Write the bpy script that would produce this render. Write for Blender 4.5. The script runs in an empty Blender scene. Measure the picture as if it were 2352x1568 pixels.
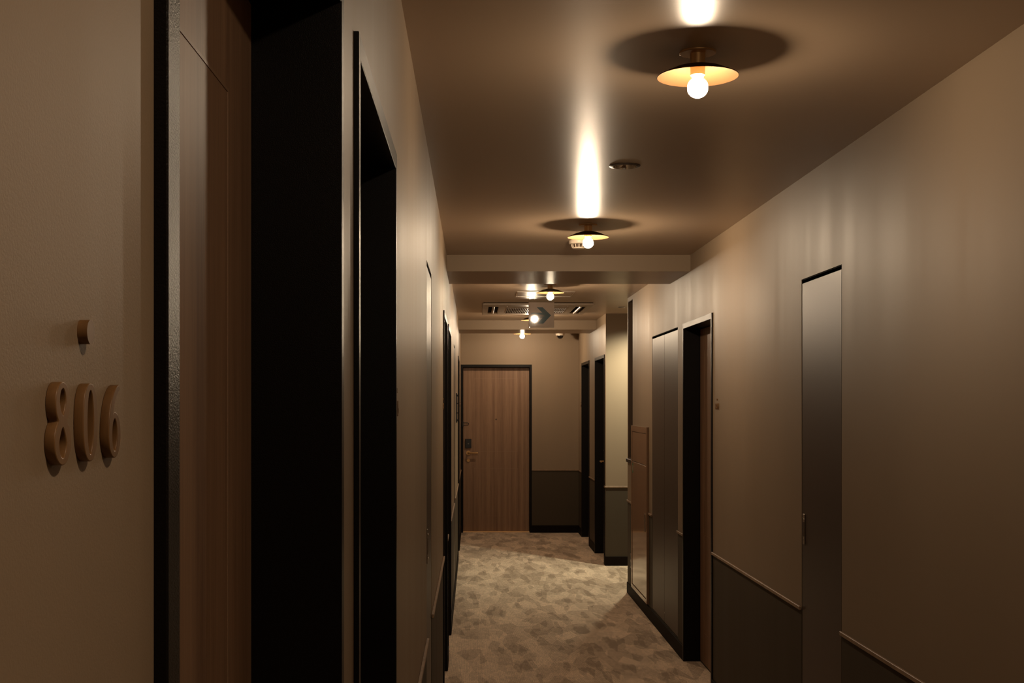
import bpy, bmesh, math, random
from mathutils import Vector, Matrix
random.seed(7)
S = bpy.context.scene
C = S.collection
PI = math.pi

# ------------------------------------------------------------------ constants (metres; y runs down the corridor)
XL, XR = -0.155, 1.250          # inner faces of the corridor walls
EYE = 1.52
H = EYE + 0.866                 # ceiling
YB, YE = -2.5, 15.05            # back and end of the corridor
A0, A1 = 10.25, 11.95           # side passage opening
AX = 3.6                        # end of the side passage
RAIL = 0.745

# ------------------------------------------------------------------ helpers
def tag(o, label=None, cat=None, group=None, kind=None):
    if label: o['label'] = label
    if cat: o['category'] = cat
    if group: o['group'] = group
    if kind: o['kind'] = kind
    return o

def empty(name, loc, label=None, cat=None, group=None, kind=None):
    o = bpy.data.objects.new(name, None); C.objects.link(o)
    o.empty_display_size = 0.05
    o.location = loc
    return tag(o, label, cat, group, kind)

def obj(name, bm, mats, parent=None, smooth=False, world=True):
    """links a bmesh as one mesh object; with a parent, coordinates are read as world ones"""
    me = bpy.data.meshes.new(name)
    bmesh.ops.recalc_face_normals(bm, faces=bm.faces[:])
    if smooth:
        for f in bm.faces: f.smooth = True
    bm.to_mesh(me); bm.free()
    if not isinstance(mats, (list, tuple)): mats = [mats]
    for m in mats: me.materials.append(m)
    o = bpy.data.objects.new(name, me); C.objects.link(o)
    if parent:
        o.parent = parent
        if world:
            root = Vector((0, 0, 0)); p = parent
            while p:
                root += p.location; p = p.parent
            me.transform(Matrix.Translation(-root))
    if smooth:
        try:
            me.set_sharp_from_angle(angle=math.radians(35))
        except Exception:
            pass
    return o

def box(bm, x0, x1, y0, y1, z0, z1, mi=0):
    x0, x1 = sorted((x0, x1)); y0, y1 = sorted((y0, y1)); z0, z1 = sorted((z0, z1))
    v = [bm.verts.new(c) for c in ((x0,y0,z0),(x1,y0,z0),(x1,y1,z0),(x0,y1,z0),(x0,y0,z1),(x1,y0,z1),(x1,y1,z1),(x0,y1,z1))]
    fs = [(0,3,2,1),(4,5,6,7),(0,1,5,4),(1,2,6,5),(2,3,7,6),(3,0,4,7)]
    r = []
    for f in fs:
        g = bm.faces.new([v[i] for i in f]); g.material_index = mi; r.append(g)
    return r

def bbox(x0, x1, y0, y1, z0, z1, b=0.001, seg=1):
    bm = bmesh.new(); box(bm, x0, x1, y0, y1, z0, z1)
    bmesh.ops.bevel(bm, geom=bm.edges[:], offset=b, segments=seg, affect='EDGES', profile=0.5)
    return bm

def lathe(prof, loc, n=48, bm=None, close=False):
    """prof: (r, z) pairs, revolved around the vertical through loc"""
    bm = bm or bmesh.new()
    rings = []
    for r, z in prof:
        if r < 1e-6:
            rings.append([bm.verts.new((loc[0], loc[1], loc[2] + z))])
        else:
            rings.append([bm.verts.new((loc[0] + r*math.cos(2*PI*i/n), loc[1] + r*math.sin(2*PI*i/n), loc[2] + z)) for i in range(n)])
    pairs = list(zip(rings, rings[1:]))
    if close: pairs.append((rings[-1], rings[0]))
    for a, b in pairs:
        for i in range(n):
            j = (i+1) % n
            if len(a) == 1 and len(b) == 1: continue
            if len(a) == 1: bm.faces.new((a[0], b[i], b[j]))
            elif len(b) == 1: bm.faces.new((a[i], a[j], b[0]))
            else: bm.faces.new((a[i], a[j], b[j], b[i]))
    return bm

def tube(bm, pts, r, n=12):
    """round bar through pts"""
    pts = [Vector(p) for p in pts]
    rings = []
    for i, p in enumerate(pts):
        a = pts[max(i-1, 0)]; b = pts[min(i+1, len(pts)-1)]
        d = (b-a).normalized()
        up = Vector((0,0,1)) if abs(d.z) < 0.9 else Vector((1,0,0))
        s = d.cross(up).normalized(); t = s.cross(d).normalized()
        rings.append([bm.verts.new(p + r*(math.cos(2*PI*k/n)*s + math.sin(2*PI*k/n)*t)) for k in range(n)])
    for a, b in zip(rings, rings[1:]):
        for i in range(n):
            j = (i+1) % n
            bm.faces.new((a[i], a[j], b[j], b[i]))
    bm.faces.new(rings[0]); bm.faces.new(rings[-1])
    return bm

def slab(us, vs, solid, mat, mp, t):
    """a watertight slab on a grid; solid(u,v) says if a cell is there, mat(u,v) its slot, mp(u,v,d) maps to the world"""
    us = sorted(set(round(u, 6) for u in us)); vs = sorted(set(round(v, 6) for v in vs))
    bm = bmesh.new(); cache = {}
    def V(i, j, k):
        if (i, j, k) not in cache: cache[i, j, k] = bm.verts.new(mp(us[i], vs[j], t*k))
        return cache[i, j, k]
    nu, nv = len(us)-1, len(vs)-1
    S_ = [[solid((us[i]+us[i+1])/2, (vs[j]+vs[j+1])/2) for j in range(nv)] for i in range(nu)]
    g = lambda i, j: 0 <= i < nu and 0 <= j < nv and S_[i][j]
    for i in range(nu):
        for j in range(nv):
            if not S_[i][j]: continue
            m = mat((us[i]+us[i+1])/2, (vs[j]+vs[j+1])/2)
            for k in (0, 1):
                f = bm.faces.new([V(i,j,k), V(i+1,j,k), V(i+1,j+1,k), V(i,j+1,k)]); f.material_index = m
            for (di, dj, a, b) in ((-1,0,(i,j),(i,j+1)), (1,0,(i+1,j),(i+1,j+1)), (0,-1,(i,j),(i+1,j)), (0,1,(i,j+1),(i+1,j+1))):
                if not g(i+di, j+dj):
                    f = bm.faces.new([V(*a,0), V(*b,0), V(*b,1), V(*a,1)]); f.material_index = m
    return bm

# maps from (along, height, depth behind the face) to the world
def mpL(u, z, d): return (XL - d, u, z)
def mpR(u, z, d): return (XR + d, u, z)
def mpE(u, z, d): return (u, YE + d, z)

def mbox(bm, mp, u0, u1, z0, z1, d0, d1):
    a = mp(u0, z0, d0); b = mp(u1, z1, d1)
    return box(bm, a[0], b[0], a[1], b[1], a[2], b[2])
def mbbox(mp, u0, u1, z0, z1, d0, d1, b=0.001, seg=1):
    bm = bmesh.new(); mbox(bm, mp, u0, u1, z0, z1, d0, d1)
    bmesh.ops.bevel(bm, geom=bm.edges[:], offset=b, segments=seg, affect='EDGES', profile=0.5)
    return bm
def mcyl(mp, u, z, d0, d1, r, n=32, r2=None):
    """short round bar standing out of a wall"""
    bm = bmesh.new(); r2 = r if r2 is None else r2
    a = [bm.verts.new(mp(u + r*math.cos(2*PI*i/n), z + r*math.sin(2*PI*i/n), d0)) for i in range(n)]
    b = [bm.verts.new(mp(u + r2*math.cos(2*PI*i/n), z + r2*math.sin(2*PI*i/n), d1)) for i in range(n)]
    for i in range(n):
        j = (i+1) % n; bm.faces.new((a[i], a[j], b[j], b[i]))
    bm.faces.new(a); bm.faces.new(b)
    return bm

# ------------------------------------------------------------------ materials
def nodes(name):
    m = bpy.data.materials.new(name); m.use_nodes = True
    nt = m.node_tree; b = nt.nodes['Principled BSDF']
    return m, nt, b, nt.nodes.new, nt.links.new

def coords(nt, scale=(1,1,1), rot=(0,0,0)):
    tc = nt.nodes.new('ShaderNodeTexCoord'); mp = nt.nodes.new('ShaderNodeMapping')
    mp.inputs['Scale'].default_value = scale; mp.inputs['Rotation'].default_value = rot
    g = nt.nodes.new('ShaderNodeNewGeometry')
    nt.links.new(g.outputs['Position'], mp.inputs['Vector'])
    return mp

def plain(name, col, rough=0.5, metal=0.0, coat=0.0, spec=0.5, noise=0.0, nscale=60):
    m, nt, b, N, L = nodes(name)
    b.inputs['Roughness'].default_value = rough; b.inputs['Metallic'].default_value = metal
    b.inputs['Coat Weight'].default_value = coat; b.inputs['Coat Roughness'].default_value = 0.03
    b.inputs['Specular IOR Level'].default_value = spec
    no = N('ShaderNodeTexNoise'); no.inputs['Scale'].default_value = nscale; no.inputs['Detail'].default_value = 3
    L(coords(nt).outputs[0], no.inputs['Vector'])
    mx = N('ShaderNodeMix'); mx.data_type = 'RGBA'
    mx.inputs[6].default_value = (*[c*(1-0.06) for c in col], 1); mx.inputs[7].default_value = (*[min(1, c*1.06) for c in col], 1)
    L(no.outputs['Fac'], mx.inputs[0]); L(mx.outputs[2], b.inputs['Base Color'])
    if noise:
        bp = N('ShaderNodeBump'); bp.inputs['Strength'].default_value = noise; bp.inputs['Distance'].default_value = 0.001
        L(no.outputs['Fac'], bp.inputs['Height']); L(bp.outputs[0], b.inputs['Normal'])
    return m

def wallpaper(name, col, rough, spec, bump=0.25, seam=None, blotch=0.08, peel=900, streak=(1, 1, .05), rv=.04):
    """painted wall: fine orange peel, faint large blotches, optional seams along one axis"""
    m, nt, b, N, L = nodes(name)
    b.inputs['Specular IOR Level'].default_value = spec
    big = N('ShaderNodeTexNoise'); big.inputs['Scale'].default_value = 6.0; big.inputs['Detail'].default_value = 4
    L(coords(nt, streak).outputs[0], big.inputs['Vector'])
    mx = N('ShaderNodeMix'); mx.data_type = 'RGBA'
    mx.inputs[6].default_value = (*[c*(1-blotch) for c in col], 1); mx.inputs[7].default_value = (*[c*(1+blotch) for c in col], 1)
    L(big.outputs['Fac'], mx.inputs[0]); L(mx.outputs[2], b.inputs['Base Color'])
    mr = N('ShaderNodeMapRange'); mr.inputs['From Min'].default_value = .3; mr.inputs['From Max'].default_value = .7
    mr.inputs['To Min'].default_value = rough - rv; mr.inputs['To Max'].default_value = rough + rv
    L(big.outputs['Fac'], mr.inputs['Value']); L(mr.outputs[0], b.inputs['Roughness'])
    fine = N('ShaderNodeTexNoise'); fine.inputs['Scale'].default_value = peel; fine.inputs['Detail'].default_value = 1.5
    L(coords(nt).outputs[0], fine.inputs['Vector'])
    hgt = fine.outputs['Fac']
    if seam is not None:
        axis, period, off = seam
        sp = N('ShaderNodeSeparateXYZ'); L(coords(nt).outputs[0], sp.inputs[0])
        ad = N('ShaderNodeMath'); ad.operation = 'ADD'; ad.inputs[1].default_value = off; L(sp.outputs[axis], ad.inputs[0])
        pp = N('ShaderNodeMath'); pp.operation = 'PINGPONG'; pp.inputs[1].default_value = period/2; L(ad.outputs[0], pp.inputs[0])
        lt = N('ShaderNodeMapRange'); lt.inputs['From Min'].default_value = 0; lt.inputs['From Max'].default_value = .004
        lt.inputs['To Min'].default_value = -0.6; lt.inputs['To Max'].default_value = 0
        L(pp.outputs[0], lt.inputs['Value'])
        sm = N('ShaderNodeMath'); sm.operation = 'ADD'; L(hgt, sm.inputs[0]); L(lt.outputs[0], sm.inputs[1]); hgt = sm.outputs[0]
    bp = N('ShaderNodeBump'); bp.inputs['Strength'].default_value = bump; bp.inputs['Distance'].default_value = 0.0004
    L(hgt, bp.inputs['Height']); L(bp.outputs[0], b.inputs['Normal'])
    return m

def wood(name, c1, c2, rough=0.5):
    m, nt, b, N, L = nodes(name)
    b.inputs['Roughness'].default_value = rough; b.inputs['Specular IOR Level'].default_value = .35
    a = N('ShaderNodeTexNoise'); a.inputs['Scale'].default_value = 1.0; a.inputs['Detail'].default_value = 3
    L(coords(nt, (26, 26, .5)).outputs[0], a.inputs['Vector'])
    f = N('ShaderNodeTexNoise'); f.inputs['Scale'].default_value = 1.0; f.inputs['Detail'].default_value = 6; f.inputs['Roughness'].default_value = .7
    L(coords(nt, (240, 240, 7)).outputs[0], f.inputs['Vector'])
    ad = N('ShaderNodeMath'); ad.operation = 'MULTIPLY_ADD'; ad.inputs[1].default_value = .42
    sc = N('ShaderNodeMath'); sc.operation = 'MULTIPLY'; sc.inputs[1].default_value = .6; L(a.outputs['Fac'], sc.inputs[0])
    L(f.outputs['Fac'], ad.inputs[0]); L(sc.outputs[0], ad.inputs[2])
    r = N('ShaderNodeValToRGB'); e = r.color_ramp.elements
    e[0].position = .36; e[0].color = (*c1, 1); e[1].position = .68; e[1].color = (*c2, 1)
    L(ad.outputs[0], r.inputs[0]); L(r.outputs[0], b.inputs['Base Color'])
    bp = N('ShaderNodeBump'); bp.inputs['Strength'].default_value = .15; bp.inputs['Distance'].default_value = .0004
    L(f.outputs['Fac'], bp.inputs['Height']); L(bp.outputs[0], b.inputs['Normal'])
    return m

def carpet(name):
    m, nt, b, N, L = nodes(name)
    b.inputs['Roughness'].default_value = .95; b.inputs['Specular IOR Level'].default_value = .1
    b.inputs['Sheen Weight'].default_value = .15
    # leaf-like angular patches: two slanted, stretched cell patterns, cut by noise
    def cells(rot, sc, lo, hi):
        w = N('ShaderNodeTexNoise'); w.inputs['Scale'].default_value = 38; w.inputs['Detail'].default_value = 6; w.inputs['Roughness'].default_value = .85
        c = coords(nt, sc, (0, 0, rot)); L(coords(nt).outputs[0], w.inputs['Vector'])
        mxv = N('ShaderNodeVectorMath'); mxv.operation = 'MULTIPLY_ADD'; mxv.inputs[1].default_value = (.26, .26, 0)
        L(w.outputs['Color'], mxv.inputs[0]); L(c.outputs[0], mxv.inputs[2])
        v = N('ShaderNodeTexVoronoi'); v.voronoi_dimensions = '2D'; v.distance = 'EUCLIDEAN'; v.inputs['Scale'].default_value = 1; v.inputs['Randomness'].default_value = .9
        L(mxv.outputs[0], v.inputs['Vector'])
        s = N('ShaderNodeSeparateColor'); L(v.outputs['Color'], s.inputs[0])
        r = N('ShaderNodeMapRange'); r.inputs['From Min'].default_value = lo; r.inputs['From Max'].default_value = hi
        L(s.outputs[0], r.inputs['Value'])
        return r.outputs[0]
    a = cells(math.radians(20), (9, 3.2, 1), .20, .95)
    c = cells(math.radians(-24), (13, 4.0, 1), .45, .95)
    d = cells(math.radians(27), (24, 4.5, 1), .84, .88)
    n1 = N('ShaderNodeTexNoise'); n1.inputs['Scale'].default_value = 40; n1.inputs['Detail'].default_value = 9; n1.inputs['Roughness'].default_value = .9
    L(coords(nt, (1, .35, 1), (0, 0, .25)).outputs[0], n1.inputs['Vector'])
    mlt = N('ShaderNodeMath'); mlt.operation = 'MULTIPLY_ADD'; mlt.inputs[1].default_value = .17
    L(a, mlt.inputs[0])
    m2 = N('ShaderNodeMath'); m2.operation = 'MULTIPLY_ADD'; m2.inputs[1].default_value = .15; L(c, m2.inputs[0])
    sc = N('ShaderNodeMath'); sc.operation = 'MULTIPLY'; sc.inputs[1].default_value = 1.0; L(n1.outputs['Fac'], sc.inputs[0])
    m3 = N('ShaderNodeMath'); m3.operation = 'MULTIPLY_ADD'; m3.inputs[1].default_value = .13; L(d, m3.inputs[0]); L(sc.outputs[0], m3.inputs[2]); L(m3.outputs[0], m2.inputs[2]); L(m2.outputs[0], mlt.inputs[2])
    r = N('ShaderNodeValToRGB'); e = r.color_ramp.elements
    e[0].position = .42; e[0].color = (.84, .65, .47, 1)
    e[1].position = .82; e[1].color = (.33, .24, .165, 1)
    x = r.color_ramp.elements.new(.58); x.color = (.61, .465, .335, 1)
    L(mlt.outputs[0], r.inputs[0])
    # tufted ribs
    wv = N('ShaderNodeTexWave'); wv.inputs['Scale'].default_value = 60; wv.inputs['Distortion'].default_value = 1.2; wv.inputs['Detail'].default_value = 1
    L(coords(nt).outputs[0], wv.inputs['Vector'])
    t = N('ShaderNodeTexNoise'); t.inputs['Scale'].default_value = 150; t.inputs['Detail'].default_value = 4; t.inputs['Roughness'].default_value = .8
    L(coords(nt).outputs[0], t.inputs['Vector'])
    mm = N('ShaderNodeMath'); mm.operation = 'MULTIPLY'; wr = N('ShaderNodeMapRange'); wr.inputs['To Min'].default_value = .62; L(wv.outputs['Fac'], wr.inputs['Value']); L(wr.outputs[0], mm.inputs[0]); L(t.outputs['Fac'], mm.inputs[1])
    mr = N('ShaderNodeMapRange'); mr.inputs['To Min'].default_value = .48; mr.inputs['To Max'].default_value = 1.5; mr.inputs['From Min'].default_value = .22; mr.inputs['From Max'].default_value = .62
    L(mm.outputs[0], mr.inputs['Value'])
    mul = N('ShaderNodeMix'); mul.data_type = 'RGBA'; mul.blend_type = 'MULTIPLY'; mul.inputs[0].default_value = 1
    L(r.outputs[0], mul.inputs[6]); L(mr.outputs[0], mul.inputs[7]); L(mul.outputs[2], b.inputs['Base Color'])
    bp = N('ShaderNodeBump'); bp.inputs['Strength'].default_value = .5; bp.inputs['Distance'].default_value = .002
    L(mm.outputs[0], bp.inputs['Height']); L(bp.outputs[0], b.inputs['Normal'])
    return m

def emitter(name, col, strength):
    m = bpy.data.materials.new(name); m.use_nodes = True; nt = m.node_tree
    nt.nodes.remove(nt.nodes['Principled BSDF'])
    e = nt.nodes.new('ShaderNodeEmission'); e.inputs['Color'].default_value = (*col, 1); e.inputs['Strength'].default_value = strength
    nt.links.new(e.outputs[0], nt.nodes['Material Output'].inputs['Surface'])
    return m

def acrylic(name):
    m = bpy.data.materials.new(name); m.use_nodes = True; nt = m.node_tree
    nt.nodes.remove(nt.nodes['Principled BSDF'])
    t = nt.nodes.new('ShaderNodeBsdfTransparent'); t.inputs['Color'].default_value = (.93, .95, .94, 1)
    g = nt.nodes.new('ShaderNodeBsdfGlossy'); g.inputs['Roughness'].default_value = .02
    f = nt.nodes.new('ShaderNodeFresnel'); f.inputs['IOR'].default_value = 1.49
    mx = nt.nodes.new('ShaderNodeMixShader')
    nt.links.new(f.outputs[0], mx.inputs[0]); nt.links.new(t.outputs[0], mx.inputs[1]); nt.links.new(g.outputs[0], mx.inputs[2])
    nt.links.new(mx.outputs[0], nt.nodes['Material Output'].inputs['Surface'])
    return m

WALLC = (.250, .181, .119)
M = {}
M['wall'] = wallpaper('beige_wall_paint', WALLC, .50, .27, seam=(1, .92, .12))
M['ceil'] = wallpaper('satin_ceiling_paint', (.41, .298, .203), .32, .19, bump=.3, seam=(1, .91, .0), blotch=.02, peel=420, streak=(.5, .5, .5), rv=.01)
M['wains'] = wallpaper('dark_wainscot_fabric', (.062, .046, .029), .65, .2, bump=.35, peel=500)
M['base'] = plain('black_brown_skirting', (.009, .0055, .0035), .6, spec=.06)
M['rail'] = wood('rail_wood', (.20, .125, .075), (.32, .21, .13), .45)
M['casing'] = plain('black_brown_door_casing', (.006, .0045, .004), .36, spec=.12, noise=.35, nscale=900)
M['leaf'] = wood('brown_wood_grain_laminate', (.16, .086, .048), (.31, .185, .110), .5)
M['groove'] = plain('pale_groove', (.25, .15, .088), .5)
M['hatch'] = plain('satin_brown_metal', (.058, .038, .027), .40, metal=.0, spec=.32, noise=.03, nscale=300)
M['gap'] = plain('dark_gap', (.006, .005, .004), .9, spec=.1)
M['brass'] = plain('brushed_brass', (.50, .29, .12), .42, metal=.7, noise=.25, nscale=900)
M['shade'] = plain('aged_brass_sheet', (.068, .034, .0135), .55, metal=.2, spec=.2, noise=.3, nscale=700)
M['chrome'] = plain('polished_chrome', (.75, .72, .68), .12, metal=1)
M['steel'] = plain('satin_steel', (.5, .44, .37), .3, metal=1)
M['black'] = plain('black_plastic', (.008, .008, .009), .25)
M['blackm'] = plain('matt_black_metal', (.012, .010, .009), .4)
M['white'] = plain('off_white_plastic', (.60, .50, .39), .4)
M['grill'] = plain('beige_plastic_fascia', (.34, .25, .175), .45)
M['cab'] = plain('glossy_beige_steel', (.21, .125, .075), .13, spec=.8, coat=.3)
M['numwood'] = wood('number_wood', (.115, .055, .018), (.20, .102, .038), .42)
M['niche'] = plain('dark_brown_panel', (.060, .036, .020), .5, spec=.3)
M['alu'] = plain('bright_aluminium', (.8, .76, .7), .2, metal=1)
M['acr'] = acrylic('clear_acrylic')
M['film'] = plain('frosted_print_film', (.62, .50, .40), .3, spec=.1, coat=1.0)
M['arrow'] = plain('blue_grey_print', (.045, .105, .125), .3, spec=.1, coat=1.0)
M['picto'] = plain('white_print', (.62, .62, .60), .3, coat=1.0)
M['green'] = plain('green_label', (.03, .12, .06), .4)
M['sill'] = plain('pale_brass_threshold', (.9, .60, .30), .45, metal=.3)
M['glassdark'] = plain('smoked_dome', (.006, .006, .007), .05, spec=.9)
M['carpet'] = carpet('patterned_carpet')
BULBC = (1.0, .775, .535)

# ------------------------------------------------------------------ where things are along the walls
# doors: (u0, u1) outer edges of the casing
LD = [(.6116, 1.4415), (1.630, 2.436), (6.42, 7.235), (7.52, 8.36), (12.38, 13.20)]
RD_A = [(6.60, 7.515)]
RD_B = [(12.04, 12.98), (13.63, 14.58)]
LP = [(4.16, 4.63), (9.90, 10.40)]
RP = [(4.288, 4.814)]
RP2 = (7.73, 8.84)
NICHE = (9.925, 10.222, 1.09, H - .03)
DT = 2.003
PZ0, PZ1 = .092, 1.998

# ------------------------------------------------------------------ the shell
def wall(name, mp, u0, u1, holes, t=.2, extra=()):
    us = [u0, u1] + [h[0] for h in holes] + [h[1] for h in holes]
    vs = [0, RAIL, H] + [h[2] for h in holes] + [h[3] for h in holes]
    def solid(u, v): return not any(h[0] < u < h[1] and h[2] < v < h[3] for h in holes)
    o = obj(name, slab(us, vs, solid, lambda u, v: 1 if v < RAIL else 0, mp, t), [M['wall'], M['wains']])
    return o

def door_holes(ds): return [(a, b, -1, DT) for a, b in ds]
def hatch_holes(ps): return [(a, b, PZ0, PZ1) for a, b in ps]

w = wall('wall_left', mpL, YB, YE + .2, door_holes(LD) + hatch_holes(LP))
tag(w, 'long beige left corridor wall above a dark wainscot', 'wall', kind='structure')
w = wall('wall_right', mpR, YB, A0, door_holes(RD_A) + hatch_holes(RP + [RP2]) + [(NICHE[0], NICHE[1], NICHE[2], NICHE[3])])
tag(w, 'beige right corridor wall running up to the side passage', 'wall', kind='structure')
w = wall('wall_right_beyond', mpR, A1, YE + .2, door_holes(RD_B))
tag(w, 'right corridor wall past the side passage with two dark doorways', 'wall', kind='structure')
EDX0, EDX1 = XL + .001, .6925
w = wall('wall_end', mpE, XL, XR, [(XL - 1, EDX1, -1, DT)])
tag(w, 'beige end wall beside the wood grain door', 'wall', kind='structure')
w = wall('wall_passage_far', lambda u, z, d: (u, A1 + d, z), XR + .2, AX, [])
tag(w, 'far wall of the side passage under the downlight, next to the corridor corner', 'wall', kind='structure')
# the short return of that wall that closes the corner
w = wall('wall_passage_near', lambda u, z, d: (u, A0 - d, z), XR + .2, AX, [])
tag(w, 'near wall of the side passage hidden behind the corner', 'wall', kind='structure')
w = wall('wall_passage_end', lambda u, z, d: (AX + d, u, z), A0 - .2, A1 + .2, [])
tag(w, 'wall closing the side passage', 'wall', kind='structure')
w = wall('wall_back', lambda u, z, d: (u, YB - d, z), XL - .2, XR + .2, [])
tag(w, 'wall closing the corridor behind the viewer', 'wall', kind='structure')

bm = bmesh.new(); box(bm, XL - .4, AX + .3, YB - .3, YE + .5, -.1, 0)
tag(obj('floor', bm, M['carpet']), 'corridor floor covered with mottled grey beige carpet', 'floor', kind='structure')

DLS = [(.547, 4.57, .040), (1.308, 11.16, .024), (1.585, 11.50, .030)]   # holes of the recessed downlights
us = [XL - .4, AX + .3]; vs = [YB - .3, YE + .5]
for x, y, r in DLS: us += [x-r, x+r]; vs += [y-r, y+r]
o = obj('ceiling', slab(us, vs, lambda u, v: not any(abs(u-x) < r and abs(v-y) < r for x, y, r in DLS), lambda u, v: 0,
        lambda u, v, d: (u, v, H + d), .12), M['ceil'])
tag(o, 'low satin brown ceiling of the corridor', 'ceiling', kind='structure')

for name, y0, y1, lab in (('ceiling_beam', 7.28, 8.04, 'boxed beam crossing the ceiling before the arrow sign'),
                          ('ceiling_beam', 12.90, 13.60, 'boxed beam crossing the ceiling past the air conditioner')):
    bm = bmesh.new(); fs = box(bm, XL, XR, y0, y1, EYE + .771, H, 0)
    fs[0].material_index = 1
    o = obj(name, bm, [M['wall'], M['ceil']]); tag(o, lab, 'beam', kind='structure')

def gaps(u0, u1, cuts):
    """pieces of [u0,u1] left between cuts"""
    out = []; p = u0
    for a, b in sorted(cuts):
        if b <= u0 or a >= u1: continue
        if a > p: out.append((p, a))
        p = max(p, b)
    if p < u1: out.append((p, u1))
    return out

CAB = (9.00, 9.885, .10, 1.362)      # fire hydrant cabinet
def runs(name, mp, u0, u1, cuts, z0, z1, prot, mat, lab, cat, bev=.002):
    bm = bmesh.new()
    for a, b in gaps(u0, u1, cuts): mbox(bm, mp, a, b, z0, z1, 0, -prot)
    if bev: bmesh.ops.bevel(bm, geom=bm.edges[:], offset=bev, segments=1, affect='EDGES')
    return tag(obj(name, bm, mat), lab, cat, kind='structure')

ENDC = [(XL, EDX1)]
BZ = .088
mpAF = lambda u, z, d: (u, A1 + d, z)
mpAN = lambda u, z, d: (u, A0 - d, z)
runs('baseboard_left', mpL, YB, YE, LD, 0, BZ, .008, M['base'], 'black baseboard along the left wall', 'baseboard')
runs('baseboard_right', mpR, YB, A0, RD_A, 0, BZ, .008, M['base'], 'black baseboard along the right wall up to the passage', 'baseboard')
runs('baseboard_right_beyond', mpR, A1, YE, RD_B, 0, BZ, .008, M['base'], 'black baseboard between the two far right doorways', 'baseboard')
runs('baseboard_end', mpE, XL, XR, ENDC, 0, BZ, .008, M['base'], 'black baseboard on the end wall', 'baseboard')
runs('baseboard_passage', mpAF, XR - .008, AX, [], 0, BZ, .008, M['base'], 'black baseboard on the passage wall', 'baseboard')
runs('trim_1', mpL, YB, YE, LD + LP, RAIL - .006, RAIL + .008, .009, M['rail'], 'thin wooden dado rail on the left wall', 'trim', .0015)
runs('trim_2', mpR, YB, A0, RD_A + RP + [RP2, (CAB[0], CAB[1])], RAIL - .006, RAIL + .008, .009, M['rail'], 'thin wooden dado rail on the right wall', 'trim', .0015)
runs('trim_3', mpR, A1, YE, RD_B, RAIL - .006, RAIL + .008, .009, M['rail'], 'thin dado rail between the far right doorways', 'trim', .0015)
runs('trim_4', mpE, XL, XR, ENDC, RAIL - .006, RAIL + .008, .009, M['rail'], 'thin dado rail on the end wall', 'trim', .0015)
runs('trim_5', mpAF, XR - .009, AX, [], RAIL - .006, RAIL + .008, .009, M['rail'], 'thin dado rail on the passage wall', 'trim', .0015)
runs('trim_6', mpAN, XR - .009, AX, [], RAIL - .006, RAIL + .008, .009, M['rail'], 'thin dado rail on the near passage wall', 'trim', .0015)

# ------------------------------------------------------------------ guest room doors
DN = [0]
def room_door(mp, u0, u1, latch, lab, casing=.025, depth=.094, sill=None):
    """latch: +1 lever at the u1 side, -1 at the u0 side"""
    DN[0] += 1
    base = Vector(mp((u0+u1)/2, 0, depth))
    t = empty('door_%d' % DN[0], base, lab, 'door', kind='structure')
    P = .007
    bm = bmesh.new()
    a, b = u0, u1
    mbox(bm, mp, a, a+casing, 0, DT, -P, depth+.05)
    mbox(bm, mp, b-casing, b, 0, DT, -P, depth+.05)
    mbox(bm, mp, a+casing, b-casing, DT-casing-.006, DT, -P, depth+.05)
    bmesh.ops.bevel(bm, geom=bm.edges[:], offset=.001, segments=1, affect='EDGES')
    obj('door_frame', bm, M['casing'], t)
    l0, l1, lt = a+casing+.002, b-casing-.002, DT-casing-.009
    leaf = obj('door_leaf', mbbox(mp, l0, l1, .008, lt, depth, depth+.04, .0015), M['leaf'], t)
    bm = bmesh.new(); g = .0035
    for z0, z1 in ((EYE-.556, EYE+.32), (EYE-1.33, EYE-.755)):
        c0, c1 = l0+.135, l1-.135
        mbox(bm, mp, c0, c1, z0, z0+g, depth, depth-.0008); mbox(bm, mp, c0, c1, z1-g, z1, depth, depth-.0008)
        mbox(bm, mp, c0, c0+g, z0+g, z1-g, depth, depth-.0008); mbox(bm, mp, c1-g, c1, z0+g, z1-g, depth, depth-.0008)
    obj('panel_groove', bm, M['groove'], leaf)
    obj('threshold', mbbox(mp, a+casing, b-casing, 0, .008, sill or depth, depth+.04, .0015), M['sill'] if sill else M['casing'], t)
    ul = (l1 - .062) if latch > 0 else (l0 + .062)
    s = -1 if latch > 0 else 1
    # lever
    lv = obj('lever_handle', mcyl(mp, ul, EYE-.573, depth, depth-.009, .027), M['brass'], t, smooth=True)
    bm = bmesh.new()
    tube(bm, [mp(ul, EYE-.573, depth-.005), mp(ul, EYE-.573, depth-.040), mp(ul+s*.004, EYE-.573, depth-.049), mp(ul+s*.012, EYE-.573, depth-.052), mp(ul+s*.115, EYE-.573, depth-.052)], .0085)
    obj('grip', bm, M['brass'], lv, smooth=True)
    obj('lock_cylinder', mcyl(mp, ul, EYE-.662, depth, depth-.010, .021, r2=.019), M['brass'], t, smooth=True)
    cr = obj('card_reader', mbbox(mp, ul-.0365, ul+.0365, EYE-.515, EYE-.405, depth, depth-.018, .003, 2), M['black'], t)
    bm = bmesh.new(); mbox(bm, mp, ul-.009, ul+.009, EYE-.464, EYE-.461, depth-.018, depth-.0186); mbox(bm, mp, ul-.0015, ul+.0015, EYE-.469, EYE-.456, depth-.018, depth-.0186)
    obj('reader_mark', bm, M['steel'], cr)
    obj('peephole', mcyl(mp, (l0+l1)/2, EYE-.172, depth, depth-.004, .010), M['niche'], t, smooth=True)
    return t

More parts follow.
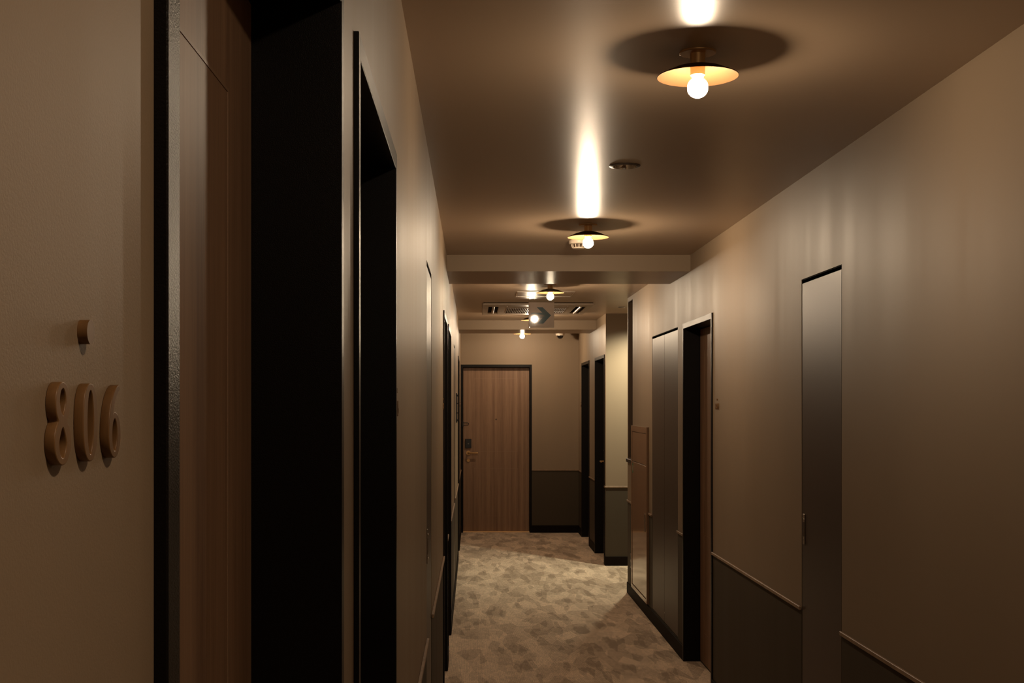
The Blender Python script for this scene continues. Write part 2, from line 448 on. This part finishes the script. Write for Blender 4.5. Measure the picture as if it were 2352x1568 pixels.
room_door(mpL, *LD[0], -1, 'recessed wood grain guest room door right beside the number 806')
room_door(mpL, *LD[1], +1, 'recessed door in black casing, next along the wall after the 806 door')
room_door(mpL, *LD[2], -1, 'first of two adjoining black cased doors past the tall wall hatch')
room_door(mpL, *LD[3], +1, 'second of two adjoining black cased doors, before the mounted plaque')
room_door(mpL, *LD[4], -1, 'black cased door at the far end of the left wall')
room_door(mpR, *RD_A[0], -1, 'dark recessed doorway beside the tall double hatch on the right')
room_door(mpR, *RD_B[0], +1, 'dark recessed doorway just past the side passage corner')
room_door(mpR, *RD_B[1], -1, 'dark recessed doorway closest to the end wall on the right')
ed = room_door(mpE, EDX0, EDX1, -1, 'wood grain guest room door with brass lever facing down the corridor', casing=.026, depth=.085, sill=.045)
# black U shaped door guard on the end door
bm = bmesh.new(); zc = EYE-.225; x0 = -.125; r = .013
pts = [(x0, YE-.012, zc+r)] + [(x0+.052 + r*math.sin(a), YE-.012, zc + r*math.cos(a)) for a in [i*PI/8 for i in range(9)]] + [(x0, YE-.012, zc-r)]
tube(bm, pts, .0045); box(bm, x0-.006, x0+.004, YE-.018, YE+.03, zc-.03, zc+.03)
obj('door_guard', bm, M['blackm'], ed)

# ------------------------------------------------------------------ room numbers: a dot above three raised wooden digits
def ell(cx, cy, rx, ry, n=36, p=2.0):
    out = []
    for i in range(n):
        a = 2*PI*i/n; c, s = math.cos(a), math.sin(a)
        out.append((cx + rx*math.copysign(abs(c)**(2/p), c), cy + ry*math.copysign(abs(s)**(2/p), s)))
    return out
def stroke(pts, w):
    L_, R_ = [], []
    for i, p in enumerate(pts):
        a = pts[max(i-1,0)]; b = pts[min(i+1,len(pts)-1)]
        dx, dy = b[0]-a[0], b[1]-a[1]; l = math.hypot(dx, dy); nx, ny = -dy/l*w/2, dx/l*w/2
        L_.append((p[0]+nx, p[1]+ny)); R_.append((p[0]-nx, p[1]-ny))
    return L_ + R_[::-1]
def bez(p0, p1, p2, p3, n=14):
    return [tuple((1-t)**3*p0[k] + 3*(1-t)**2*t*p1[k] + 3*(1-t)*t*t*p2[k] + t**3*p3[k] for k in (0,1)) for t in [i/(n-1) for i in range(n)]]
def eight():
    def wd(y):
        w_ = .0
        for cy, rx, ry in ((.245, .255, .255), (-.225, .30, .275)):
            q = 1-((y-cy)/ry)**2
            if q > 0: w_ = max(w_, rx*q**.5)
        if -.08 < y < .12: w_ = max(w_, .13)
        return w_
    ys = [.5 - .5*(1-math.cos(PI*i/40))*1.0 for i in range(41)]
    right = [(wd(y), y) for y in ys]; left = [(-wd(y), y) for y in ys[1:-1]][::-1]
    def drop(cy, rx, ry, s):
        out = []
        for i in range(28):
            a = 2*PI*i/28; y = math.cos(a); x = math.sin(a)
            k = 1 - .45*max(0, y*s)
            out.append((rx*x*k, cy + ry*y))
        return out
    return [[right + left, drop(.265, .125, .175, -1), drop(-.235, .15, .20, 1)]]
GL = {
 '8': eight(),
 '0': [[ell(0, 0, .30, .50, 48, 2.25), ell(0, 0, .145, .43, 40, 2.1)]],
 '6': [[bez((.20, .50), (-.10, .44), (-.28, .14), (-.28, -.19)) + [(.28*math.cos(q), -.19 + .31*math.sin(q)) for q in [PI + i*(1.56*PI)/40 for i in range(1, 41)]] + bez((-.09, .09), (-.05, .22), (.06, .38), (.245, .455)), ell(0, -.19, .13, .235, 36, 2.1)]],
 '1': [[[(-.02, -.5), (-.02, .36), (-.16, .27), (-.16, .36), (.02, .5), (.12, .5), (.12, -.5)]], [[(-.16, -.5), (-.16, -.42), (.26, -.42), (.26, -.5)]]],
 '2': [[stroke(bez((-.22, .22), (-.22, .58), (.26, .52), (.18, .12)) + bez((.16, .06), (.05, -.15), (-.12, -.3), (-.2, -.42)), .12)], [[(-.25, -.5), (-.25, -.4), (.26, -.4), (.26, -.5)]]],
 '3': [[stroke(bez((-.2, .36), (-.1, .58), (.34, .46), (.14, .08)) , .12)], [stroke(bez((.0, .04), (.46, .02), (.24, -.6), (-.22, -.36)), .12)]],
 '4': [[stroke([(.1, .5), (-.24, -.2)], .12)], [[(-.3, -.26), (-.3, -.16), (.3, -.16), (.3, -.26)]], [[(.04, -.5), (.04, .5), (.16, .5), (.16, -.5)]]],
 '5': [[[(-.2, .5), (.22, .5), (.22, .4), (-.2, .4)]], [stroke([(-.16, .48), (-.19, .02)], .11)], [stroke(bez((-.2, .06), (.46, .3), (.36, -.62), (-.22, -.4)), .12)]],
}
def glyph_mesh(ch, depth, bev):
    out = bmesh.new()
    for shape in GL[ch]:
        cu = bpy.data.curves.new('glyph', 'CURVE'); cu.dimensions = '2D'; cu.fill_mode = 'BOTH'
        cu.extrude = depth/2; cu.bevel_depth = bev; cu.bevel_resolution = 1
        for loop in shape:
            sp = cu.splines.new('POLY'); sp.points.add(len(loop)-1)
            for p, (x, y) in zip(sp.points, loop): p.co = (x*NH, y*NH, 0, 1)
            sp.use_cyclic_u = True
        o = bpy.data.objects.new('glyph', cu); C.objects.link(o)
        dg = bpy.context.evaluated_depsgraph_get()
        me = bpy.data.meshes.new_from_object(o.evaluated_get(dg))
        out.from_mesh(me); bpy.data.objects.remove(o); bpy.data.meshes.remove(me); bpy.data.curves.remove(cu)
    return out
NH = .0300
def room_number(txt, left, y, lab, z=EYE-.0068):
    """left wall: reads along +y; right wall: along -y. y: middle digit"""
    x = XL if left else XR
    t = empty('room_number_sign', (x, y, z), lab, 'room number', group='raised wooden room numbers')
    s = 1 if left else -1
    R = Matrix(((0, 0, s, 0), (s, 0, 0, 0), (0, 1, 0, 0), (0, 0, 0, 1)))     # glyph x -> +-y, glyph y -> z, glyph z -> off the wall
    for k, ch in enumerate(txt):
        bm = glyph_mesh(ch, .0032, .0004)
        bm.transform(Matrix.Translation((x + s*.0020, y + s*(k-1)*.0335, z)) @ R)
        obj('digit', bm, M['numwood'], t)
    mp = mpL if left else mpR
    dm = mcyl(mp, y, z+.0356, 0, -.0040, .0048, 48)
    bmesh.ops.bevel(dm, geom=[e for e in dm.edges if all(abs(abs(v.co.x-x)-.0040) < 1e-4 for v in e.verts)], offset=.0003, segments=2, affect='EDGES')
    obj('dot', dm, M['numwood'], t, smooth=True)
    return t
room_number('806', True, .498, 'raised wooden room number 806 on the near beige wall')
room_number('805', True, 2.500, 'small raised room number just past the second doorway on the left wall', )
room_number('804', True, 6.365, 'raised room number before the two adjoining doors on the left wall')
room_number('803', True, 14.0, 'raised room number on the left wall beside the end door')
room_number('801', False, 6.475, 'raised room number beside the dark doorway on the right wall')
room_number('802', False, 14.68, 'raised room number between the last right doorway and the end wall')

# ------------------------------------------------------------------ flush hatches in the walls
def hatch(mp, u0, u1, split, lab, handle=None):
    t = empty('access_hatch', Vector(mp((u0+u1)/2, PZ0, 0)), lab, 'hatch', group='flush metal hatches in the corridor walls')
    bm = bmesh.new()
    e = .0015
    mbox(bm, mp, u0+e, u1-e, PZ0+e, PZ1-e, .030, .036)
    for a, b, c, d in ((u0+e, u0+.004, PZ0+e, PZ1-e), (u1-.004, u1-e, PZ0+e, PZ1-e), (u0+.004, u1-.004, PZ0+e, PZ0+.004), (u0+.004, u1-.004, PZ1-.004, PZ1-e)):
        mbox(bm, mp, a, b, c, d, .002, .030)
    obj('hatch_frame', bm, M['gap'], t)
    cuts = [u0+.007] + ([split] if split else []) + [u1-.007]
    for i in range(len(cuts)-1):
        a = cuts[i] + (.0025 if i else 0); b = cuts[i+1] - (.0025 if i < len(cuts)-2 else 0)
        lf = obj('hatch_door', mbbox(mp, a, b, PZ0+.006, PZ1-.016, .001, .026, .001), M['hatch'], t)
        if handle is not None and i == 0:
            ux = (b - .032) if handle > 0 else (a + .032)
            hd = obj('flush_handle', mbbox(mp, ux-.012, ux+.012, .994, 1.108, .001, -.0025, .001), M['steel'], lf)
            obj('latch_button', mcyl(mp, ux, 1.090, -.0025, -.0055, .006, 20), M['chrome'], t)
            obj('keyhole', mcyl(mp, ux, 1.012, -.0025, -.0050, .0055, 20), M['chrome'], t)
            bm = bmesh.new(); mbox(bm, mp, ux-.008, ux+.008, 1.024, 1.078, -.0025, -.0030)
            obj('finger_recess', bm, M['niche'], t)
        if split and i == 0:
            obj('floor_lock', mcyl(mp, b-.03, .165, .001, -.002, .006, 20), M['chrome'], t)
    return t
hatch(mpL, *LP[0], None, 'tall narrow flush metal hatch on the left wall after the second doorway', -1)
hatch(mpL, *LP[1], None, 'flush hatch on the left wall between the adjoining doors and the mounted plaque', -1)
hatch(mpR, *RP[0], None, 'tall dark single leaf metal hatch alone on the right wall', +1)
hatch(mpR, *RP2, 8.28, 'two leaf metal hatch between the dark doorway and hydrant cabinet')

# ------------------------------------------------------------------ fire hydrant cabinet
a, b, z0, z1 = CAB
t = empty('hydrant_cabinet', (XR, (a+b)/2, z0), 'beige glossy steel fire hydrant cabinet on the right wall near the corner', 'cabinet')
bm = bmesh.new()
mbox(bm, mpR, a, a+.035, z0, z1, 0, -.018); mbox(bm, mpR, b-.035, b, z0, z1, 0, -.018)
mbox(bm, mpR, a+.035, b-.035, z1-.045, z1, 0, -.018); mbox(bm, mpR, a+.035, b-.035, z0, z0+.03, 0, -.018)
mbox(bm, mpR, a+.035, b-.035, z0+.03, z1-.045, 0, -.004)
bmesh.ops.bevel(bm, geom=bm.edges[:], offset=.001, segments=1, affect='EDGES')
obj('cabinet_frame', bm, M['cab'], t)
obj('upper_door', mbbox(mpR, a+.039, b-.039, 1.088, z1-.049, -.004, -.014, .0015), M['cab'], t)
ld = obj('lower_door', mbbox(mpR, a+.039, b-.039, z0+.034, 1.082, -.004, -.014, .0015), M['cab'], t)
hd = obj('pull_handle', mbbox(mpR, a+.10, a+.125, .605, .735, -.014, -.0175, .001), M['steel'], ld)
bm = bmesh.new(); mbox(bm, mpR, b-.105, b-.048, .995, 1.07, -.014, -.0146)
lb = obj('instruction_label', bm, M['green'], t)
lb['label'] = 'small dark green label'
bm = bmesh.new(); mbox(bm, mpR, b-.092, b-.061, 1.012, 1.052, -.0146, -.0149)
obj('label_print', bm, M['grill'], lb)

# dark recessed panel at the passage corner with its little sill
a, b, z0, z1 = NICHE
t = empty('corner_recess', (XR, (a+b)/2, z0), 'dark brown lined recess above a small black ledge at the passage corner', 'wall recess')
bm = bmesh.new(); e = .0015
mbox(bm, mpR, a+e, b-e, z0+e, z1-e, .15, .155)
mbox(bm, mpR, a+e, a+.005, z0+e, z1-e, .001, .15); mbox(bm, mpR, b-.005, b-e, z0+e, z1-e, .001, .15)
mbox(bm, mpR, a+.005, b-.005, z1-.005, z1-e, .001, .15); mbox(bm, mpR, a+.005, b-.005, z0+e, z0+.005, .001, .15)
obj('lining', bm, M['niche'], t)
obj('ledge', mbbox(mpR, a-.01, b+.028, z0-.030, z0, 0, -.014, .002), M['blackm'], t)

# wall outlet below it
t = empty('wall_outlet', (XR, 9.98, .29), 'small black outlet on the dark wainscot at the passage corner', 'outlet')
obj('cover_plate', mbbox(mpR, 9.945, 10.015, .230, .350, 0, -.008, .002), M['black'], t)
for q0 in (.245, .300): obj('socket_insert', mbbox(mpR, 9.962, 9.998, q0, q0+.035, -.008, -.010, .0005), M['blackm'], t)

# plaque on the left wall, held off by studs
t = empty('mounted_plaque', (XL, 11.15, 1.50), 'thin framed plaque on stand-off studs, left wall before the far door', 'plaque')
obj('plate', mbbox(mpL, 10.98, 11.32, 1.378, 1.614, -.004, -.007, .0008), M['grill'], t)
bm = bmesh.new()
mbox(bm, mpL, 10.97, 10.98, 1.368, 1.624, 0, -.010); mbox(bm, mpL, 11.32, 11.33, 1.368, 1.624, 0, -.010)
mbox(bm, mpL, 10.98, 11.32, 1.614, 1.624, 0, -.010); mbox(bm, mpL, 10.98, 11.32, 1.368, 1.378, 0, -.010)
obj('plaque_frame', bm, M['blackm'], t)
for u, z in ((11.0, 1.604), (11.0, 1.388), (11.30, 1.604), (11.30, 1.388), (11.0, 1.535), (11.0, 1.452)):
    obj('stud', mcyl(mpL, u, z, -.007, -.018, .008 if abs(z-1.496) > .1 else .005, 16), M['blackm'], t)

# ------------------------------------------------------------------ ceiling lamps
def make_lamp(x, y, power, lab, view=True):
    t = empty('ceiling_lamp', (x, y, H), lab, 'ceiling lamp', group='brass disc ceiling lamps along the corridor')
    obj('canopy', lathe([(0, 0), (.0445, 0), (.0445, -.003), (.043, -.0042), (0, -.0042)], (x, y, H)), M['brass'], t, smooth=True)
    obj('stem', lathe([(0, -.004), (.0185, -.004), (.0185, -.031), (0, -.031)], (x, y, H), 36), M['brass'], t, smooth=True)
    obj('shade', lathe([(.0175, -.0305), (.03, -.0325), (.06, -.041), (.0985, -.0587), (.0995, -.0600), (.0985, -.0608), (.06, -.0432), (.03, -.0347), (.0175, -.0327)], (x, y, H), 72, close=True), M['shade'], t, smooth=True)
    obj('socket', lathe([(0, -.031), (.0180, -.031), (.0180, -.057), (.0165, -.058), (0, -.058)], (x, y, H), 36), M['brass'], t, smooth=True)
    m = emitter('warm_bulb', BULBC, power)
    r = .0255; zc = -.0872
    obj('collar', lathe([(0, -.058), (.0150, -.058), (.0145, -.0620), (.0128, -.0645), (0, -.0645)], (x, y, H), 28), M['white'], t, smooth=True)
    prof = [(0, -.0648)]
    for i in range(1, 12):
        a = PI*(i/11)
        a = .52 + (PI-.52)*i/11
        prof.append((max(0, r*math.sin(a)) if i < 11 else 0, zc + r*math.cos(a)))
    obj('bulb', lathe(prof, (x, y, H), 20), m, t, smooth=True)
    return t
PW = 930
LX = .550
make_lamp(LX, 3.10, PW*.52, 'brass disc ceiling lamp before the round recessed downlight')
make_lamp(LX, 6.07, PW, 'brass disc ceiling lamp in front of the smoke detector')
make_lamp(LX, 9.07, PW, 'brass disc ceiling lamp just behind the hanging arrow sign')
make_lamp(LX, 12.0, PW, 'brass disc ceiling lamp between air conditioner and far beam')
make_lamp(LX, 14.3, PW*1.0, 'brass disc ceiling lamp past the far beam above the end door')
make_lamp(LX, .05, PW*.80, 'brass disc ceiling lamp above the viewer, outside the photo')

# ------------------------------------------------------------------ recessed downlights
def downlight(x, y, r, depth, lab, lit=False):
    t = empty('recessed_downlight', (x, y, H), lab, 'downlight', group='recessed ceiling downlights')
    obj('trim_ring', lathe([(r*.80, 0), (r*1.0, 0), (r*1.0, -.002), (r*.80, -.0045), (r*.77, -.0045), (r*.77, 0)], (x, y, H), 48, close=True), M['hatch'], t, smooth=True)
    obj('reflector_cup', lathe([(r*.77, -.0046), (r*.755, -.005), (r*.70, .010), (r*.55, depth), (0, depth+.002)], (x, y, H), 48), M['chrome'], t, smooth=True)
    obj('lens', lathe([(0, depth*.72), (r*.3, depth*.75), (r*.36, depth), (0, depth)], (x, y, H), 24), emitter('lens_glow', (1, .86, .6), 8) if lit else M['niche'], t, smooth=True)
    return t
downlight(.547, 4.57, .0565, .045, 'unlit round recessed downlight in the ceiling after the first lamp')
downlight(1.308, 11.16, .034, .03, 'tiny unlit recessed downlight at the mouth of the side passage')
downlight(1.585, 11.50, .042, .04, 'lit recessed downlight inside the side passage', True)
li = bpy.data.lights.new('downlight_beam', 'SPOT'); li.energy = 140; li.color = (1.0, .975, .73)
li.spot_size = math.radians(150); li.spot_blend = 1.0; li.shadow_soft_size = .03
lo = bpy.data.objects.new('downlight_beam', li); C.objects.link(lo); lo.location = (1.585, 11.50, H-.03)

# ------------------------------------------------------------------ smoke detector
x, y = .553, 6.66
t = empty('smoke_detector', (x, y, H), 'white round smoke detector on the ceiling behind the second lamp', 'smoke detector')
obj('base', lathe([(0, 0), (.0515, 0), (.0515, -.012), (.049, -.017), (.038, -.0195), (0, -.0195)], (x, y, H)), M['white'], t, smooth=True)
obj('sensor_chamber', lathe([(0, -.0195), (.031, -.0195), (.028, -.036), (0, -.036)], (x, y, H), 32), M['niche'], t, smooth=True)
bm = lathe([(0, -.0355), (.033, -.0355), (.033, -.0385), (.028, -.042), (0, -.042)], (x, y, H), 32)
for i in range(12):
    a = 2*PI*i/12
    tube(bm, [(x+.0375*math.cos(a), y+.0375*math.sin(a), H-.018), (x+.0325*math.cos(a), y+.0325*math.sin(a), H-.037)], .0024, 6)
obj('cage', bm, M['white'], t)

# ------------------------------------------------------------------ hanging arrow sign
ys = 8.74; k = ys/2900
sx0, sx1 = (1214-1088)*k, (1273-1088)*k
sz0 = EYE + (930-753)*k
t = empty('hanging_sign', ((sx0+sx1)/2, ys, H), 'square acrylic direction sign with blue grey right arrow hanging from ceiling', 'sign')
obj('acrylic_sheet', bbox(sx0, sx1, ys, ys+.005, sz0, H, .0006), M['acr'], t)
obj('ceiling_bracket', bbox(sx0, sx1, ys-.006, ys+.011, H-.012, H, .001), M['steel'], t)
bm = bmesh.new(); box(bm, sx0+.0006, sx1-.0006, ys-.0010, ys-.0002, sz0+.003, EYE+(930-694)*k)
film = obj('printed_film', bm, M['film'], t)
def P(px, py, d): return ((px-1088)*k, ys-d, EYE+(930-py)*k)
def flat(polys, d0, d1):
    bm = bmesh.new()
    for poly in polys:
        a = [bm.verts.new(P(px, py, d0)) for px, py in poly]; b = [bm.verts.new(P(px, py, d1)) for px, py in poly]
        bm.faces.new(a); bm.faces.new(b)
        for i in range(len(poly)): j = (i+1) % len(poly); bm.faces.new((a[i], a[j], b[j], b[i]))
    return bm
obj('arrow', flat([[(1220.5, 718), (1245.6, 718), (1233, 705.5), (1246.4, 705.5), (1265.7, 724), (1248, 742.8), (1233.5, 742.8), (1246.8, 729.3), (1220.5, 729.3)]], .0010, .0014), M['arrow'], film)
q = []
def rc(x0, y0, x1, y1): q.append([(x0, y0), (x1, y0), (x1, y1), (x0, y1)])
rc(1218, 735.5, 1231, 736.6); rc(1218, 747.6, 1231, 748.7); rc(1218, 736.6, 1219.1, 747.6); rc(1229.9, 736.6, 1231, 747.6)
for cx in (1222.2, 1226.8):
    rc(cx-.9, 738.2, cx+.9, 739.9); rc(cx-1.5, 740.4, cx+1.5, 743.8); rc(cx-1.2, 743.8, cx-.3, 746.9); rc(cx+.3, 743.8, cx+1.2, 746.9)
obj('elevator_pictogram', flat(q, .0010, .0014), M['picto'], film)
obj('edge_stud', bbox(sx0+.004, sx0+.010, ys-.006, ys+.008, sz0+.002, sz0+.008, .001), M['chrome'], t)

# ------------------------------------------------------------------ ceiling access hatch (aluminium edge)
x0, x1, y0, y1 = .331, .775, 9.64, 10.06
t = empty('ceiling_hatch', ((x0+x1)/2, (y0+y1)/2, H), 'square ceiling access hatch with thin bright edge before the air conditioner', 'hatch')
bm = bmesh.new()
for a in ((x0, x1, y0, y0+.006), (x0, x1, y1-.006, y1), (x0, x0+.006, y0+.006, y1-.006), (x1-.006, x1, y0+.006, y1-.006)): box(bm, *a, H-.0035, H)
obj('edge_frame', bm, M['alu'], t)
obj('hatch_panel', bbox(x0+.009, x1-.009, y0+.009, y1-.009, H-.002, H, .0005), M['ceil'], t)

# ------------------------------------------------------------------ air conditioner cassette
x0, x1, y0, y1 = .078, 1.018, 10.66, 11.84
t = empty('air_conditioner', ((x0+x1)/2, (y0+y1)/2, H), 'large beige ceiling air conditioner cassette behind the arrow sign', 'air conditioner')
obj('back_plate', bbox(x0+.01, x1-.01, y0+.01, y1-.01, H-.006, H, .001), M['gap'], t)
bm = bmesh.new(); Z0, Z1 = H-.022, H-.005
gx0, gx1, gy0, gy1 = .290, .806, 10.96, 11.56      # intake opening
box(bm, x0, x1, y0, y0+.13, Z0, Z1); box(bm, x0, x1, y1-.10, y1, Z0, Z1)
box(bm, x0, x0+.05, y0+.13, y1-.10, Z0, Z1); box(bm, x1-.05, x1, y0+.13, y1-.10, Z0, Z1)
box(bm, .215, gx0, y0+.16, y1-.13, Z0, Z1); box(bm, gx1, .881, y0+.16, y1-.13, Z0, Z1)
box(bm, gx0, gx1, gy1+.02, y1-.13, Z0, Z1); box(bm, gx0, gx1, y0+.16, gy0, Z0, Z1)
for a, b in ((x0+.05, .215), (.881, x1-.05)):
    box(bm, a, b, y0+.13, y0+.20, Z0, Z1); box(bm, a, b, y1-.20, y1-.10, Z0, Z1)
bmesh.ops.bevel(bm, geom=bm.edges[:], offset=.003, segments=1, affect='EDGES')
obj('fascia', bm, M['grill'], t)
for xc in (.172, .924):
    bm = bmesh.new(); tube(bm, [(xc, y0+.205, H-.019), (xc, y1-.205, H-.019)], .011, 8)
    obj('air_vane', bm, M['grill'], t)
bm = bmesh.new(); n = 34
for i in range(n+1):
    xx = gx0 + (gx1-gx0)*i/n; box(bm, xx-.0028, xx+.0028, gy0, gy1, H-.025, H-.010)
for yy in (gy0, (gy0+gy1)/2, gy1): box(bm, gx0, gx1, yy-.005, yy+.005, H-.027, H-.008)
obj('intake_grille', bm, M['grill'], t)

# ------------------------------------------------------------------ dome camera
x, y = 1.013, 14.79
t = empty('dome_camera', (x, y, H), 'white dome security camera with black bubble near the end wall corner', 'security camera')
obj('housing', lathe([(0, 0), (.052, 0), (.052, -.046), (.049, -.052), (.037, -.054), (0, -.054)], (x, y, H), 40), M['white'], t, smooth=True)
obj('bubble', lathe([(.038, -.053)] + [(.038*math.cos(a), -.054-.037*math.sin(a)) for a in [PI/2*i/10 for i in range(10)]] + [(0, -.091)], (x, y, H), 40), M['glassdark'], t, smooth=True)

# ------------------------------------------------------------------ world, camera, view
wd = bpy.data.worlds.new('World'); S.world = wd; wd.use_nodes = True
wd.node_tree.nodes['Background'].inputs[0].default_value = (0, 0, 0, 1)
cam = bpy.data.cameras.new('camera'); co = bpy.data.objects.new('camera', cam); C.objects.link(co)
co.location = (0, 0, EYE); co.rotation_euler = (PI/2, 0, 0)
cam.sensor_width = 36; cam.lens = 36*2900/2352
cam.shift_x = (1176-1088)/2352; cam.shift_y = (930-784)/2352
cam.clip_start = .02
S.camera = co
S.view_settings.view_transform = 'Standard'; S.view_settings.look = 'None'
S.view_settings.gamma = 1; S.view_settings.exposure = 0; S.view_settings.use_curve_mapping = False
